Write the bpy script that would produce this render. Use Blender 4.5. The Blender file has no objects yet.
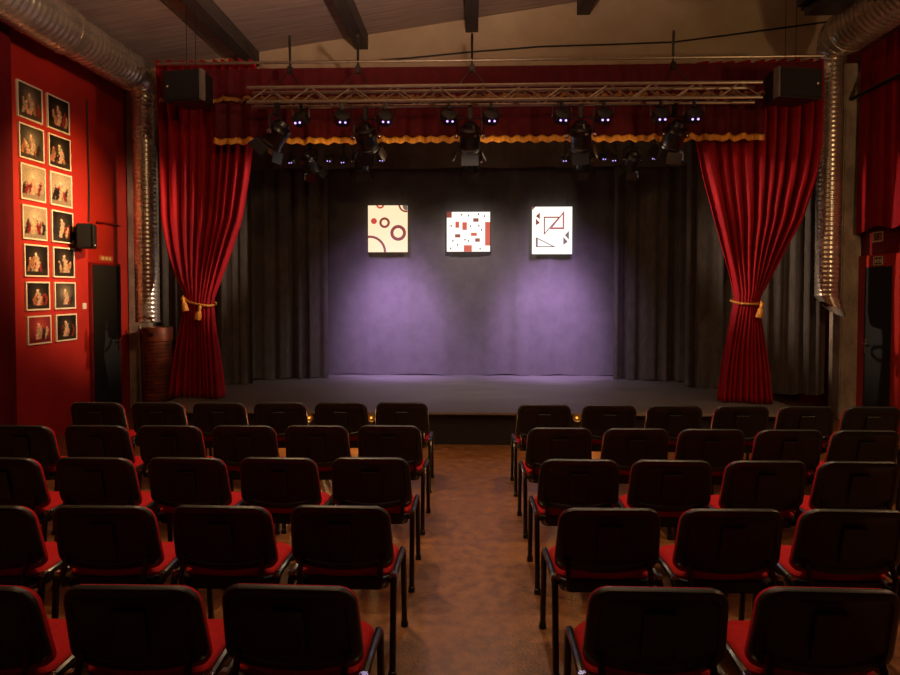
import bpy, bmesh, math, random
from mathutils import Vector, Matrix
random.seed(7)
SC = bpy.context.scene
COL = SC.collection
PI = math.pi
R = math.radians

# ------------------------------------------------------------------ camera
F_PX, W_PX, H_PX = 650.0, 900.0, 675.0
CAM_Z, YAW, PITCH = 1.82, R(2.0), R(1.8)
SHIFT_Y = -(48.5 - F_PX * math.tan(PITCH)) / W_PX
cam_d = bpy.data.cameras.new('camera')
cam = bpy.data.objects.new('camera', cam_d)
COL.objects.link(cam)
cam_d.sensor_width = 36.0
cam_d.lens = F_PX / W_PX * 36.0
cam_d.shift_y = SHIFT_Y
cam_d.clip_start = 0.05
cam.location = (0, 0, CAM_Z)
cam.rotation_euler = (PI / 2 - PITCH, 0, YAW)
SC.camera = cam
CAM_M = cam.rotation_euler.to_matrix()

def ray(px, py):
    return CAM_M @ Vector(((px - W_PX / 2) / F_PX, (H_PX / 2 - py) / F_PX + SHIFT_Y * W_PX / F_PX, -1.0))
def at(px, py, X=None, Y=None, Z=None):
    """point of a photo direction on the plane x=X, y=Y or z=Z"""
    d = ray(px, py); o = Vector((0, 0, CAM_Z))
    if X is not None: t = X / d.x
    elif Y is not None: t = Y / d.y
    else: t = (Z - CAM_Z) / d.z
    return o + d * t

# ------------------------------------------------------------------ view / world
vs = SC.view_settings
vs.view_transform = 'Standard'; vs.look = 'None'; vs.gamma = 1.0; vs.use_curve_mapping = False
vs.exposure = 0.0
SC.cycles.use_denoising = True
SC.cycles.max_bounces = 6
SC.cycles.sample_clamp_indirect = 3.0
world = bpy.data.worlds.new('world'); SC.world = world
world.use_nodes = True
world.node_tree.nodes['Background'].inputs[0].default_value = (0.9, 0.6, 0.45, 1)
world.node_tree.nodes['Background'].inputs[1].default_value = 0.004

# ------------------------------------------------------------------ room lights
def light(name, kind, loc, power, color, target=None, size=0.1, spot=60, blend=0.5, parent=None, sizey=None):
    d = bpy.data.lights.new(name, kind)
    d.energy = power; d.color = color
    if kind == 'AREA':
        d.shape = 'RECTANGLE' if sizey else 'DISK'; d.size = size
        if sizey: d.size_y = sizey
    else: d.shadow_soft_size = size
    if kind == 'SPOT': d.spot_size = R(spot); d.spot_blend = blend
    o = bpy.data.objects.new(name, d); COL.objects.link(o)
    o.location = loc
    if target is not None:
        o.rotation_euler = (Vector(target) - Vector(loc)).to_track_quat('-Z', 'Y').to_euler()
    return o
WARM = (1.0, 0.62, 0.30)
light('house_lamp', 'POINT', (0.3, 3.0, 4.3), 48, WARM, size=0.09)
light('house_lamp', 'POINT', (-1.4, 4.4, 4.1), 62, WARM, size=0.07)
light('ceiling_fill', 'SPOT', (0.2, 4.2, 3.7), 620, (1.0, 0.62, 0.46), target=(-0.3, 4.2, 5.7), size=0.08, spot=166, blend=0.4)  # added upward fill that brightens the ceiling
light('house_downlight', 'SPOT', (-1.7, 5.0, 4.7), 300, WARM, target=(-1.7, 5.0, 0), size=0.06, spot=78, blend=0.7)
light('house_downlight', 'SPOT', (1.9, 5.0, 4.9), 290, WARM, target=(2.4, 5.1, 0), size=0.06, spot=92, blend=0.8)
light('exit_wall_fill', 'POINT', (4.7, 4.4, 3.3), 90, WARM, size=0.08)  # added unseen fill to brighten the exit door and its wall
light('duct_fill', 'SPOT', (0.3, 7.3, 4.45), 120, (1.0, 0.74, 0.44), target=(0.2, 3.0, 4.9), size=0.07, spot=165, blend=0.3)  # added warm light facing the hall, for highlights on the ducts

# ------------------------------------------------------------------ materials
def lin(c):
    f = lambda v: (v / 255 / 12.92) if v / 255 <= 0.04045 else ((v / 255 + 0.055) / 1.055) ** 2.4
    return (f(c[0]), f(c[1]), f(c[2]), 1)
MATS = {}
def mat(name, rgb, rough=0.5, metal=0.0, var=0.0, scale=4.0, rgb2=None, bump=0.0, bscale=40.0, sheen=0.0,
        emit=0.0, spec=0.5, coat=0.0, stretch=(1, 1, 1), rvar=0.0, transl=0.0):
    m = bpy.data.materials.new(name); m.use_nodes = True
    nt = m.node_tree; b = nt.nodes['Principled BSDF']
    c = lin(rgb)
    b.inputs['Base Color'].default_value = c
    b.inputs['Roughness'].default_value = rough
    b.inputs['Metallic'].default_value = metal
    b.inputs['Specular IOR Level'].default_value = spec
    if sheen:
        b.inputs['Sheen Weight'].default_value = sheen
        b.inputs['Sheen Roughness'].default_value = 0.35
        b.inputs['Sheen Tint'].default_value = (min(1, c[0] * 3 + .1), min(1, c[1] * 3 + .03), min(1, c[2] * 3 + .03), 1)
    if coat: b.inputs['Coat Weight'].default_value = coat
    tc = nt.nodes.new('ShaderNodeTexCoord'); mp = nt.nodes.new('ShaderNodeMapping')
    mp.inputs['Scale'].default_value = stretch
    nt.links.new(tc.outputs['Object'], mp.inputs['Vector'])
    n = nt.nodes.new('ShaderNodeTexNoise'); n.inputs['Scale'].default_value = scale; n.inputs['Detail'].default_value = 6
    n.inputs['Roughness'].default_value = 0.6
    nt.links.new(mp.outputs[0], n.inputs['Vector'])
    c2 = lin(rgb2) if rgb2 else tuple(v * (1 - var) for v in c[:3]) + (1,)
    ramp = nt.nodes.new('ShaderNodeValToRGB')
    ramp.color_ramp.elements[0].position = 0.35; ramp.color_ramp.elements[1].position = 0.68
    ramp.color_ramp.elements[0].color = c2; ramp.color_ramp.elements[1].color = c
    nt.links.new(n.outputs['Fac'], ramp.inputs[0])
    nt.links.new(ramp.outputs[0], b.inputs['Base Color'])
    if rvar:
        mr = nt.nodes.new('ShaderNodeMapRange'); mr.inputs[3].default_value = rough - rvar; mr.inputs[4].default_value = rough + rvar
        nt.links.new(n.outputs['Fac'], mr.inputs[0]); nt.links.new(mr.outputs[0], b.inputs['Roughness'])
    if bump:
        n2 = nt.nodes.new('ShaderNodeTexNoise'); n2.inputs['Scale'].default_value = bscale; n2.inputs['Detail'].default_value = 4
        nt.links.new(mp.outputs[0], n2.inputs['Vector'])
        bp = nt.nodes.new('ShaderNodeBump'); bp.inputs['Strength'].default_value = bump; bp.inputs['Distance'].default_value = 0.01
        nt.links.new(n2.outputs['Fac'], bp.inputs['Height']); nt.links.new(bp.outputs[0], b.inputs['Normal'])
    if emit:
        b.inputs['Emission Color'].default_value = c
        b.inputs['Emission Strength'].default_value = emit
    MATS[name] = m
    return m
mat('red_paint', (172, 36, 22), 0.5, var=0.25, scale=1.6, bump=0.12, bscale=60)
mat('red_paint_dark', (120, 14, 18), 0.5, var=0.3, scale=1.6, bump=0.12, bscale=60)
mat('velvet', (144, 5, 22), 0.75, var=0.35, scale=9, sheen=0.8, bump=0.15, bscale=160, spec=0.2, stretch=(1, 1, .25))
mat('velvet_shaded', (96, 6, 15), 0.8, var=0.35, scale=9, sheen=0.35, bump=0.15, bscale=160, spec=0.2, stretch=(1, 1, .25))  # darker velvet: shade on the unlit side drape is put into its colour
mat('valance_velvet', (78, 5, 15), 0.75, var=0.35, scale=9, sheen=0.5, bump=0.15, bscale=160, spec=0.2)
mat('gold_fringe', (238, 164, 50), 0.55, metal=0.0, var=0.5, scale=30, bump=0.6, bscale=90, stretch=(1, 1, .2))
mat('gold_dull', (150, 98, 34), 0.6, var=0.6, scale=14, bump=0.6, bscale=90)
mat('gold_rope', (206, 140, 50), 0.45, metal=0.3, var=0.4, scale=60, bump=0.6, bscale=140)
mat('black_cloth', (80, 75, 71), 0.95, var=0.3, scale=14, bump=0.25, bscale=240, spec=0.15, stretch=(1, 1, .4))
mat('backdrop_cloth', (84, 79, 80), 0.95, var=0.18, scale=6, bump=0.25, bscale=240, spec=0.15)
mat('stage_black', (30, 28, 28), 0.6, var=0.3, scale=5, bump=0.1, bscale=60)
mat('stage_deck', (98, 93, 92), 0.5, var=0.35, scale=2.2, bump=0.15, bscale=50, rvar=0.12, stretch=(.5, 2, 1))
mat('stage_edge', (150, 140, 125), 0.5, metal=0.4, var=0.3, scale=12)
mat('floor_brown', (134, 88, 46), 0.40, rgb2=(94, 58, 32), scale=11, bump=0.3, bscale=60, rvar=0.12)
mat('ceiling_board', (160, 142, 128), 0.8, rgb2=(130, 112, 102), scale=3, stretch=(.5, 9, 1), bump=0.2, bscale=30)
mat('gable_plaster', (176, 158, 128), 0.85, rgb2=(158, 138, 110), scale=1.4, bump=0.1, bscale=60)
mat('dark_timber', (66, 56, 50), 0.75, rgb2=(46, 38, 34), scale=7, stretch=(4, .3, 4), bump=0.3, bscale=30)
mat('concrete', (188, 172, 146), 0.85, rgb2=(128, 114, 96), scale=5, bump=0.4, bscale=30, stretch=(1, 1, .5))
mat('galvanised', (196, 186, 168), 0.27, metal=0.75, rgb2=(166, 156, 142), scale=3, rvar=0.05)
mat('black_plastic', (20, 21, 20), 0.42, var=0.25, scale=30, bump=0.12, bscale=400, spec=0.45)
mat('black_shell', (30, 38, 37), 0.40, var=0.2, scale=30, bump=0.10, bscale=500, spec=0.5)
mat('black_steel', (14, 14, 15), 0.32, var=0.2, scale=20, spec=0.55)
mat('chrome', (190, 185, 178), 0.22, metal=1.0, var=0.2, scale=12)
mat('red_upholstery', (176, 18, 24), 0.85, var=0.22, scale=40, bump=0.35, bscale=420, sheen=0.25, spec=0.2)
mat('aluminium', (168, 156, 136), 0.42, metal=0.9, var=0.25, scale=14)
mat('door_black', (17, 17, 18), 0.85, var=0.2, scale=6)
mat('copper_rust', (140, 70, 34), 0.5, metal=0.35, rgb2=(86, 42, 24), scale=7, bump=0.2, bscale=40)
mat('cable_black', (14, 13, 13), 0.6)
mat('white_print_border', (222, 208, 180), 0.6, var=0.1, scale=20)
mat('sign_plate', (214, 190, 150), 0.5, var=0.2, scale=40)
mat('sign_dark', (40, 34, 26), 0.5)
mat('sign_orange', (176, 96, 48), 0.5)
mat('switch_white', (206, 196, 178), 0.5)
mat('grey_cabinet', (96, 88, 78), 0.55, var=0.3, scale=10)
mat('speaker_grille', (7, 7, 7), 0.9, bump=0.6, bscale=300)
mat('led_violet', (186, 160, 255), 0.4, emit=2.2)
mat('led_white', (230, 225, 210), 0.4, emit=0.8)
mat('lamp_glass', (90, 80, 120), 0.12, metal=0.3)
mat('bulb_warm', (255, 170, 60), 0.4, emit=1.6)
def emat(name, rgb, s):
    m = mat(name, rgb, 0.6, emit=s); b = m.node_tree.nodes['Principled BSDF']      # the light falling on a picture is put into its face as glow
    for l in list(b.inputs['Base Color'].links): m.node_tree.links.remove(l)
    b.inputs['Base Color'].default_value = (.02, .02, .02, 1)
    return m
emat('glow_cream', (255, 224, 180), 1.15)
emat('glow_white', (255, 246, 232), 1.25)
emat('glow_red', (214, 74, 52), 0.9)
emat('glow_brown', (150, 62, 48), 0.8)
emat('glow_grey', (130, 106, 104), 0.8)
emat('glow_dark', (60, 56, 52), 0.6)
emat('glow_rose', (196, 108, 112), 0.8)
def vcol_mat():
    m = bpy.data.materials.new('photo_print'); m.use_nodes = True
    nt = m.node_tree; b = nt.nodes['Principled BSDF']
    a = nt.nodes.new('ShaderNodeAttribute'); a.attribute_name = 'print'
    nt.links.new(a.outputs['Color'], b.inputs['Base Color']); b.inputs['Roughness'].default_value = 0.35
    MATS['photo_print'] = m
vcol_mat()

# ------------------------------------------------------------------ helpers
def tag(o, label=None, cat=None, group=None, kind=None):
    if label: o['label'] = label
    if cat: o['category'] = cat
    if group: o['group'] = group
    if kind: o['kind'] = kind
    return o
def empty(name, loc=(0, 0, 0), rz=0):
    o = bpy.data.objects.new(name, None); COL.objects.link(o)
    o.location = loc; o.rotation_euler = (0, 0, rz); o.empty_display_size = 0.1
    return o
def link(name, me, parent=None, loc=None, rot=None):
    o = bpy.data.objects.new(name, me); COL.objects.link(o)
    if parent: o.parent = parent
    if loc is not None: o.location = loc
    if rot is not None: o.rotation_euler = rot
    return o
class MB:
    def __init__(s): s.v = []; s.f = []
    def add(s, vs_, fs):
        k = len(s.v); s.v += [tuple(p) for p in vs_]; s.f += [tuple(i + k for i in f) for f in fs]; return s
    def box(s, c, d, bev=0.0, M=None):
        bm = bmesh.new(); bmesh.ops.create_cube(bm, size=1)
        bmesh.ops.scale(bm, vec=d, verts=bm.verts)
        if bev: bmesh.ops.bevel(bm, geom=bm.edges[:], offset=bev, segments=2, affect='EDGES')
        if M is not None: bmesh.ops.transform(bm, matrix=M, verts=bm.verts)
        bm.verts.index_update()
        s.add([v.co + Vector(c) for v in bm.verts], [[v.index for v in f.verts] for f in bm.faces]); bm.free(); return s
    def tube(s, pts, r, n=8, caps=True):
        pts = [Vector(p) for p in pts]; rs = r if isinstance(r, (list, tuple)) else [r] * len(pts)
        t0 = (pts[1] - pts[0]).normalized()
        up = Vector((0, 0, 1)) if abs(t0.z) < .9 else Vector((1, 0, 0))
        a = t0.cross(up).normalized(); vs_ = []
        for i, p in enumerate(pts):
            t = ((pts[min(i + 1, len(pts) - 1)] - p).normalized() + (p - pts[max(i - 1, 0)]).normalized()).normalized()
            a = (a - t * a.dot(t)).normalized(); b = t.cross(a)
            vs_ += [p + (a * math.cos(2 * PI * k / n) + b * math.sin(2 * PI * k / n)) * rs[i] for k in range(n)]
        fs = [(i * n + k, i * n + (k + 1) % n, (i + 1) * n + (k + 1) % n, (i + 1) * n + k) for i in range(len(pts) - 1) for k in range(n)]
        if caps: fs += [tuple(range(n))[::-1], tuple((len(pts) - 1) * n + k for k in range(n))]
        return s.add(vs_, fs)
    def lathe(s, prof, n=16, M=None, caps=True):
        """profile of (r, z) turned about z"""
        M = M or Matrix()
        vs_ = [M @ Vector((r * math.cos(2 * PI * k / n), r * math.sin(2 * PI * k / n), z)) for r, z in prof for k in range(n)]
        fs = [(i * n + k, i * n + (k + 1) % n, (i + 1) * n + (k + 1) % n, (i + 1) * n + k) for i in range(len(prof) - 1) for k in range(n)]
        if caps: fs += [tuple(range(n))[::-1], tuple((len(prof) - 1) * n + k for k in range(n))]
        return s.add(vs_, fs)
    def prism(s, poly, t, M=None):
        """polygon in xz, extruded t along -y"""
        M = M or Matrix(); n = len(poly)
        vs_ = [M @ Vector((x, 0, z)) for x, z in poly] + [M @ Vector((x, -t, z)) for x, z in poly]
        fs = [tuple(range(n))[::-1], tuple(range(n, 2 * n))] + [(i, (i + 1) % n, n + (i + 1) % n, n + i) for i in range(n)]
        return s.add(vs_, fs)
    def mesh(s, name, m, smooth=False):
        me = bpy.data.meshes.new(name); me.from_pydata(s.v, [], s.f); me.update()
        bm = bmesh.new(); bm.from_mesh(me); bmesh.ops.recalc_face_normals(bm, faces=bm.faces); bm.to_mesh(me); bm.free()
        if smooth:
            me.polygons.foreach_set('use_smooth', [True] * len(me.polygons))
            if smooth != 'all': me.set_sharp_from_angle(angle=R(40))
        me.materials.append(MATS[m]); return me
    def build(s, name, m, parent=None, smooth=False, loc=None, rot=None):
        return link(name, s.mesh(name, m, smooth), parent, loc, rot)
def copy_tree(o, parent=None):
    c = o.copy(); COL.objects.link(c); c.parent = parent
    for ch in list(o.children): copy_tree(ch, c)
    return c
ORD = ['first', 'second', 'third', 'fourth', 'fifth', 'sixth', 'seventh', 'eighth']

# ------------------------------------------------------------------ room shell
XL, XR, YB, YG, YR = -5.11, 5.35, 11.4, 9.6, -3.0
CZ, CS = 5.76, 0.1406
ceil = lambda x: CZ + CS * x
def struct(o, label, cat): return tag(o, label, cat, kind='structure')
struct(MB().box((.12, (YB + YR) / 2, -.05), (XR - XL + .6, YB - YR + .4, .1)).build('floor', 'floor_brown'), 'brown stained hall floor between the chair rows', 'floor')
T = .15
struct(MB().box((XL - T / 2, (YB + YR) / 2, 3.2), (T, YB - YR + .2, 6.4)).build('wall_left', 'red_paint'), 'red painted wall hung with framed photographs', 'wall')
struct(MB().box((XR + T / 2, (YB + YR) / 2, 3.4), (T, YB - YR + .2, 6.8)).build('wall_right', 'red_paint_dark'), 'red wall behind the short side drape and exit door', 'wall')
struct(MB().box((.12, YB + T / 2, 3.4), (XR - XL + .3, T, 6.8)).build('wall_back', 'stage_black'), 'black wall behind the stage backdrop', 'wall')
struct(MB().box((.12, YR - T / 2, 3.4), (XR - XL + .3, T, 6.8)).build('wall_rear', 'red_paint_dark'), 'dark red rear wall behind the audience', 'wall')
c = MB(); x0, x1 = XL - .2, XR + .2
c.add([(x0, YR - .1, ceil(x0)), (x1, YR - .1, ceil(x1)), (x1, YB + .1, ceil(x1)), (x0, YB + .1, ceil(x0)),
       (x0, YR - .1, ceil(x0) + .1), (x1, YR - .1, ceil(x1) + .1), (x1, YB + .1, ceil(x1) + .1), (x0, YB + .1, ceil(x0) + .1)],
      [(0, 1, 2, 3), (4, 5, 6, 7), (0, 1, 5, 4), (1, 2, 6, 5), (2, 3, 7, 6), (3, 0, 4, 7)])
struct(c.build('ceiling', 'ceiling_board'), 'sloping whitewashed board ceiling over the hall', 'ceiling')
g = MB()
g.prism([(XL, 4.3), (XR, 4.3), (XR, ceil(XR)), (XL, ceil(XL))], T, Matrix.Translation((0, YG + T, 0)))
struct(g.build('wall_front', 'gable_plaster'), 'beige plaster gable wall above the stage curtains', 'wall')
for i, px in enumerate((143, 253, 362, 472, 583, 695)):
    x = at(px, 30, Y=YG).x; zc = ceil(x)
    m = MB(); hw, dp = .09, .2
    m.prism([(x - hw, zc - dp), (x + hw, zc - dp), (x + hw, zc + CS * hw + .02), (x - hw, zc - CS * hw + .02)], YG - YR, Matrix.Translation((0, YG, 0)))
    struct(m.build('ceiling_beam', 'dark_timber'), 'dark timber ceiling beam running to the gable, %s from the photograph wall' % ORD[i], 'beam')
# thin conduit under the ceiling boards
x = -3.65
struct(MB().tube([(x, YR, ceil(x) - .02), (x, YG, ceil(x) - .02)], .012, 6).build('trim_1', 'aluminium'), 'thin pale conduit running along the sloping ceiling', 'conduit')

# columns
def column(x0, x1, y0, y1, label):
    o = empty('column', ((x0 + x1) / 2, (y0 + y1) / 2, 0)); struct(o, label, 'column')
    h = 4.9
    MB().box((0, 0, h / 2), (x1 - x0, y1 - y0, h), .015).build('shaft', 'concrete', o)
    return o
column(-5.105, -4.79, 9.46, 9.59, 'rough concrete column beside the black door under the duct')
column(5.08, 5.345, 9.15, 9.45, 'rough tan column between the pipe and exit door')

# ------------------------------------------------------------------ stage
SZ, SY, SX = .39, 7.49, 3.88
st = empty('stage_platform', (0, SY, 0)); struct(st, 'low black stage platform with worn grey deck', 'stage')
MB().box((0, 1.9, SZ - .015), (2 * SX, 3.8, .03)).build('deck', 'stage_deck', st)
MB().box((0, 1.92, (SZ - .03) / 2), (2 * SX - .04, 3.72, SZ - .03)).build('fascia', 'stage_black', st)
MB().box((0, -.006, SZ - .012), (2 * SX, .014, .026), .003).build('edge_trim', 'stage_edge', st)

# ------------------------------------------------------------------ drapes
def drape(name, p0, p1, z0, z1, nf, amp, m, label=None, cat='curtain', nv=14, per=8, seed=0, flare=0.3, wave=.03, parent=None, group=None):
    """hanging cloth between plan points p0 and p1, folds deeper towards the hem"""
    rn = random.Random(seed); p0 = Vector((p0[0], p0[1], 0)); p1 = Vector((p1[0], p1[1], 0))
    d = (p1 - p0); nrm = Vector((d.y, -d.x, 0)).normalized()
    ph = [rn.uniform(0, 6.28) for _ in range(6)]; nu = int(nf * per)
    vs_ = []
    for j in range(nv + 1):
        v = j / nv; z = z1 + (z0 - z1) * v
        for i in range(nu + 1):
            u = i / nu
            a = 2 * PI * nf * (u + .035 * math.sin(5 * u + ph[0]) + .02 * math.sin(13 * u + ph[1])) + ph[2]
            w = math.cos(a) + .35 * math.cos(2.3 * a + ph[3] + .6 * v)
            am = amp * (1 - flare + flare * v) * (.7 + .45 * math.sin(7.3 * u + ph[4]))
            x = p0 + d * u + nrm * (am * w + .25 * amp * math.sin(3 * v + 9 * u + ph[5]))
            zz = z + (wave * math.sin(a * .5 + ph[1]) * v if j == nv else 0)
            vs_.append((x.x, x.y, zz))
    fs = [(j * (nu + 1) + i, j * (nu + 1) + i + 1, (j + 1) * (nu + 1) + i + 1, (j + 1) * (nu + 1) + i) for j in range(nv) for i in range(nu)]
    o = MB().add(vs_, fs).build(name, m, parent, smooth='all')
    so = o.modifiers.new('thickness', 'SOLIDIFY'); so.thickness = .006; so.use_rim = False
    if label: tag(o, label, cat, group)
    return o, vs_[-(nu + 1):]

bx0, bx1 = at(322, 300, Y=10.75).x, at(622, 300, Y=10.75).x
drape('stage_backdrop', (bx0, 10.75), (bx1, 10.75), SZ + .012, 4.5, 9, .022, 'backdrop_cloth', 'smooth charcoal backdrop cloth across the back of the stage', 'backdrop', per=10, seed=3, wave=.008)
def leg(pxa, ya, pxb, yb, nf, amp, seed, label, top=4.45):
    a, b = at(pxa, 300, Y=ya).x, at(pxb, 300, Y=yb).x
    drape('wing_curtain', (a, ya), (b, yb), SZ + .012, top, nf, amp, 'black_cloth', label, nv=12, per=10, seed=seed, wave=.01, group='black wing curtains')
leg(246, 10.05, 328, 10.35, 5, .06, 11, 'black wing curtain beside the backdrop, picture of circles side')
leg(205, 9.45, 252, 9.6, 4, .05, 12, 'black wing curtain behind the tied red curtain, circles picture side')
leg(614, 10.35, 692, 10.05, 5, .06, 13, 'black wing curtain beside the backdrop, triangles picture side')
leg(686, 9.55, 745, 9.35, 4, .05, 14, 'black wing curtain behind tied red curtain, triangles picture side')
leg(149, 9.68, 214, 9.68, 5, .03, 15, 'outermost black masking curtain near the ribbed drum', 4.28)
leg(758, 8.95, 826, 8.85, 5, .04, 16, 'outermost black masking curtain near the hanging exhaust pipe')
# black border over the stage
z0 = at(470, 168, Y=9.79).z
drape('border_curtain', (-3.9, 9.79), (3.9, 9.79), z0, 4.5, 14, .02, 'black_cloth', 'black border cloth hanging above the stage behind the lamps', nv=4, per=8, seed=21, wave=.01)

def tied(name, Y, rows, inner, m, label, seed, nf=10):
    """curtain gathered by a tie-back: rows of (photo y, left x, right x) give its outline on the plane y=Y"""
    rn = random.Random(seed); ph = [rn.uniform(0, 6.28) for _ in range(8)]
    zs, ls, rs = [], [], []
    for py, a, b in rows:
        p = at(a, py, Y=Y); q = at(b, py, Y=Y); zs.append((p.z + q.z) / 2); ls.append(p.x); rs.append(q.x)
    zs[-1] = SZ + .012
    def itp(z, arr):
        for k in range(len(zs) - 1):
            if zs[k] >= z >= zs[k + 1]:
                t = (zs[k] - z) / (zs[k] - zs[k + 1])
                return arr[k] + (arr[k + 1] - arr[k]) * t
        return arr[-1]
    ztie = at(200, 301, Y=Y).z
    nu, nv = nf * 12, 60; vs_ = []
    for j in range(nv + 1):
        v = j / nv; z = zs[0] + (zs[-1] - zs[0]) * v
        xl = sum(itp(min(zs[0], max(zs[-1], z + k * .06)), ls) for k in (-1, 0, 1)) / 3 if abs(z - ztie) > .1 else itp(z, ls)
        xr = sum(itp(min(zs[0], max(zs[-1], z + k * .06)), rs) for k in (-1, 0, 1)) / 3 if abs(z - ztie) > .1 else itp(z, rs)
        near = math.exp(-((z - ztie) / .38) ** 2)
        for i in range(nu + 1):
            u = i / nu
            a = 2 * PI * nf * (u + .03 * math.sin(5 * u + ph[0]) + .014 * math.sin(17 * u + ph[1])) + ph[2] + (.7 * math.sin(2.2 * z + ph[3]) if z < ztie else 0)
            w = math.cos(a) + .3 * math.cos(2 * a + ph[4] + z)
            am = (.095 * (.75 + .4 * math.sin(6 * u + ph[5]))) * (1 - .72 * near)
            y = Y - am * w - near * .11 * math.sqrt(max(0, 1 - (2 * u - 1) ** 2)) + .02 * math.sin(4 * u + 2 * z)
            zz = z + (.012 * math.sin(a * .5) if j == nv else 0)
            vs_.append((xl + (xr - xl) * u, y, zz))
    fs = [(j * (nu + 1) + i, j * (nu + 1) + i + 1, (j + 1) * (nu + 1) + i + 1, (j + 1) * (nu + 1) + i) for j in range(nv) for i in range(nu)]
    o = MB().add(vs_, fs).build(name, m, smooth='all')
    so = o.modifiers.new('thickness', 'SOLIDIFY'); so.thickness = .008
    tag(o, label, 'curtain', 'red stage curtains')
    return ztie, itp(ztie, ls), itp(ztie, rs)
LROWS = [(62, 158, 254), (105, 158, 254), (145, 160, 252), (180, 161, 248), (220, 164, 241), (250, 170, 231), (275, 178, 222), (294, 187, 215), (301, 188, 213),
         (310, 185, 214), (330, 181, 216), (350, 177, 219), (375, 174, 222), (399, 172, 224)]
RROWS = [(62, 690, 824), (105, 694, 824), (145, 697, 822), (180, 704, 816), (220, 714, 803), (250, 722, 786), (275, 729, 772), (296, 734, 760), (304, 734, 757),
         (312, 732, 759), (340, 727, 763), (370, 722, 767), (402, 718, 770)]
tl = tied('stage_curtain', 8.4, LROWS, 1, 'velvet', 'red velvet stage curtain tied back beside the ribbed drum', 4)
tr = tied('stage_curtain', 8.25, RROWS, -1, 'velvet', 'red velvet stage curtain tied back beside the hanging exhaust pipe', 9)

def tieback(t, Y, label, tass, sag):
    zt, xl, xr = t; cx, hw = (xl + xr) / 2, (xr - xl) / 2
    o = empty('curtain_tieback', (cx, Y, zt)); tag(o, label, 'tieback', 'gold curtain tiebacks')
    pts = []
    for k in range(33):
        a = 2 * PI * k / 32; pts.append((math.cos(a) * (hw + .02), -math.sin(a) * .15 - .03 + (0.05 if math.sin(a) < 0 else 0), sag * math.cos(a) - .03 * math.sin(a)))
    MB().tube(pts, .016, 8, caps=False).build('rope', 'gold_rope', o, smooth='all')
    for dx, dz in tass:
        tt = MB(); M = Matrix.Translation((dx * hw, -.20, dz)) @ Matrix.Rotation(R(12) * (1 if dx > 0 else -1), 4, 'Y')
        tt.lathe([(.002, .03), (.018, .02), (.026, 0), (.02, -.025), (.016, -.035), (.032, -.06), (.042, -.15), (.038, -.16), (.0, -.158)], 14, M, caps=False)
        tt.build('tassel', 'gold_fringe', o, smooth=True)
        MB().tube([(dx * hw, -.185, dz + .05), (dx * hw, -.2, dz + .02)], .007, 6).build('tassel_cord', 'gold_rope', o)
    return o
tieback(tl, 8.4, 'gold rope tieback with two tassels on curtain beside the drum', [(-.85, .03), (.45, -.08)], -.05)
tieback(tr, 8.25, 'gold rope tieback with one tassel on curtain beside the pipe', [(.72, -.04)], .0)

# valances with gold fringes
def valance(name, x0, x1, Y, zt, zb, nf, amp, label, seed, crumple, fh, gold='gold_fringe'):
    root = empty(name, ((x0 + x1) / 2, Y, zb)); tag(root, label, 'valance', 'red stage valances')
    o, hem = drape('cloth', (x0 - root.location.x, 0), (x1 - root.location.x, 0), 0, zt - zb, nf, amp, 'valance_velvet', nv=6, per=12, seed=seed, parent=root, wave=0, flare=.6)
    rn = random.Random(seed + 50); vs_ = []; n = len(hem)
    for i, (x, y, z) in enumerate(hem):
        dz = crumple * (rn.random() - .5) + .012 * math.cos(i * .9)
        for k, (oy, oz) in enumerate(((-.012, fh), (-.024, fh * .6), (-.02, fh * .3), (-.028, -.006))):
            vs_.append((x, y + oy - crumple * rn.random() * .3, z + oz + dz))
    fs = [(i * 4 + k, (i + 1) * 4 + k, (i + 1) * 4 + k + 1, i * 4 + k + 1) for i in range(n - 1) for k in range(3)]
    f = MB().add(vs_, fs).build('fringe', gold, root, smooth='all'); f['label'] = 'gold fringe trim'
    so = f.modifiers.new('thickness', 'SOLIDIFY'); so.thickness = .008
    return root
zt, zb = at(480, 98, Y=8.2).z, at(480, 142, Y=8.05).z
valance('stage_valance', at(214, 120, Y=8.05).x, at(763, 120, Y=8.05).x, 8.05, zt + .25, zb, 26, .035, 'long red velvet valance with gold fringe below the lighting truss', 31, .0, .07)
zt2, zb2 = at(480, 66, Y=7.98).z, at(480, 99, Y=7.98).z
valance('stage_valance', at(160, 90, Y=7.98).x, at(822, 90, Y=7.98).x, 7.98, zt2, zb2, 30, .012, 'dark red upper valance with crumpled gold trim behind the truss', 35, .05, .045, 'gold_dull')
ra, rb = at(158, 64, Y=7.95), at(824, 67, Y=7.95)
tag(MB().tube([(ra.x, 7.95, ra.z), (rb.x, 7.95, ra.z)], .018, 8).build('curtain_rail', 'aluminium', smooth=True), 'thin metal rail along the top of the upper valance', 'rail')

# side drapes on the walls
ys0, ys1 = 6.4, 9.1
zc0 = at(846, 233, X=5.24).z
drape('side_drape', (5.24, ys1), (5.24, ys0), zc0, 5.0, 12, .035, 'velvet', 'short dark red drape on the wall above the exit door', seed=41, nv=8, per=10)
zr = at(850, 100, X=5.15).z
tag(MB().tube([(5.15, 9.1, zr), (5.15, 6.2, zr)], .028, 8).build('drape_rail', 'black_steel', smooth=True), 'dark metal rail crossing the short side drape', 'rail')
yd = at(14, 240, X=-4.98).y
drape('side_drape', (-4.98, 4.6), (-4.98, yd), .02, 5.0, 9, .03, 'velvet_shaded', 'full length shaded red drape beside the framed photographs', seed=43, nv=8, per=10)

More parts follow.
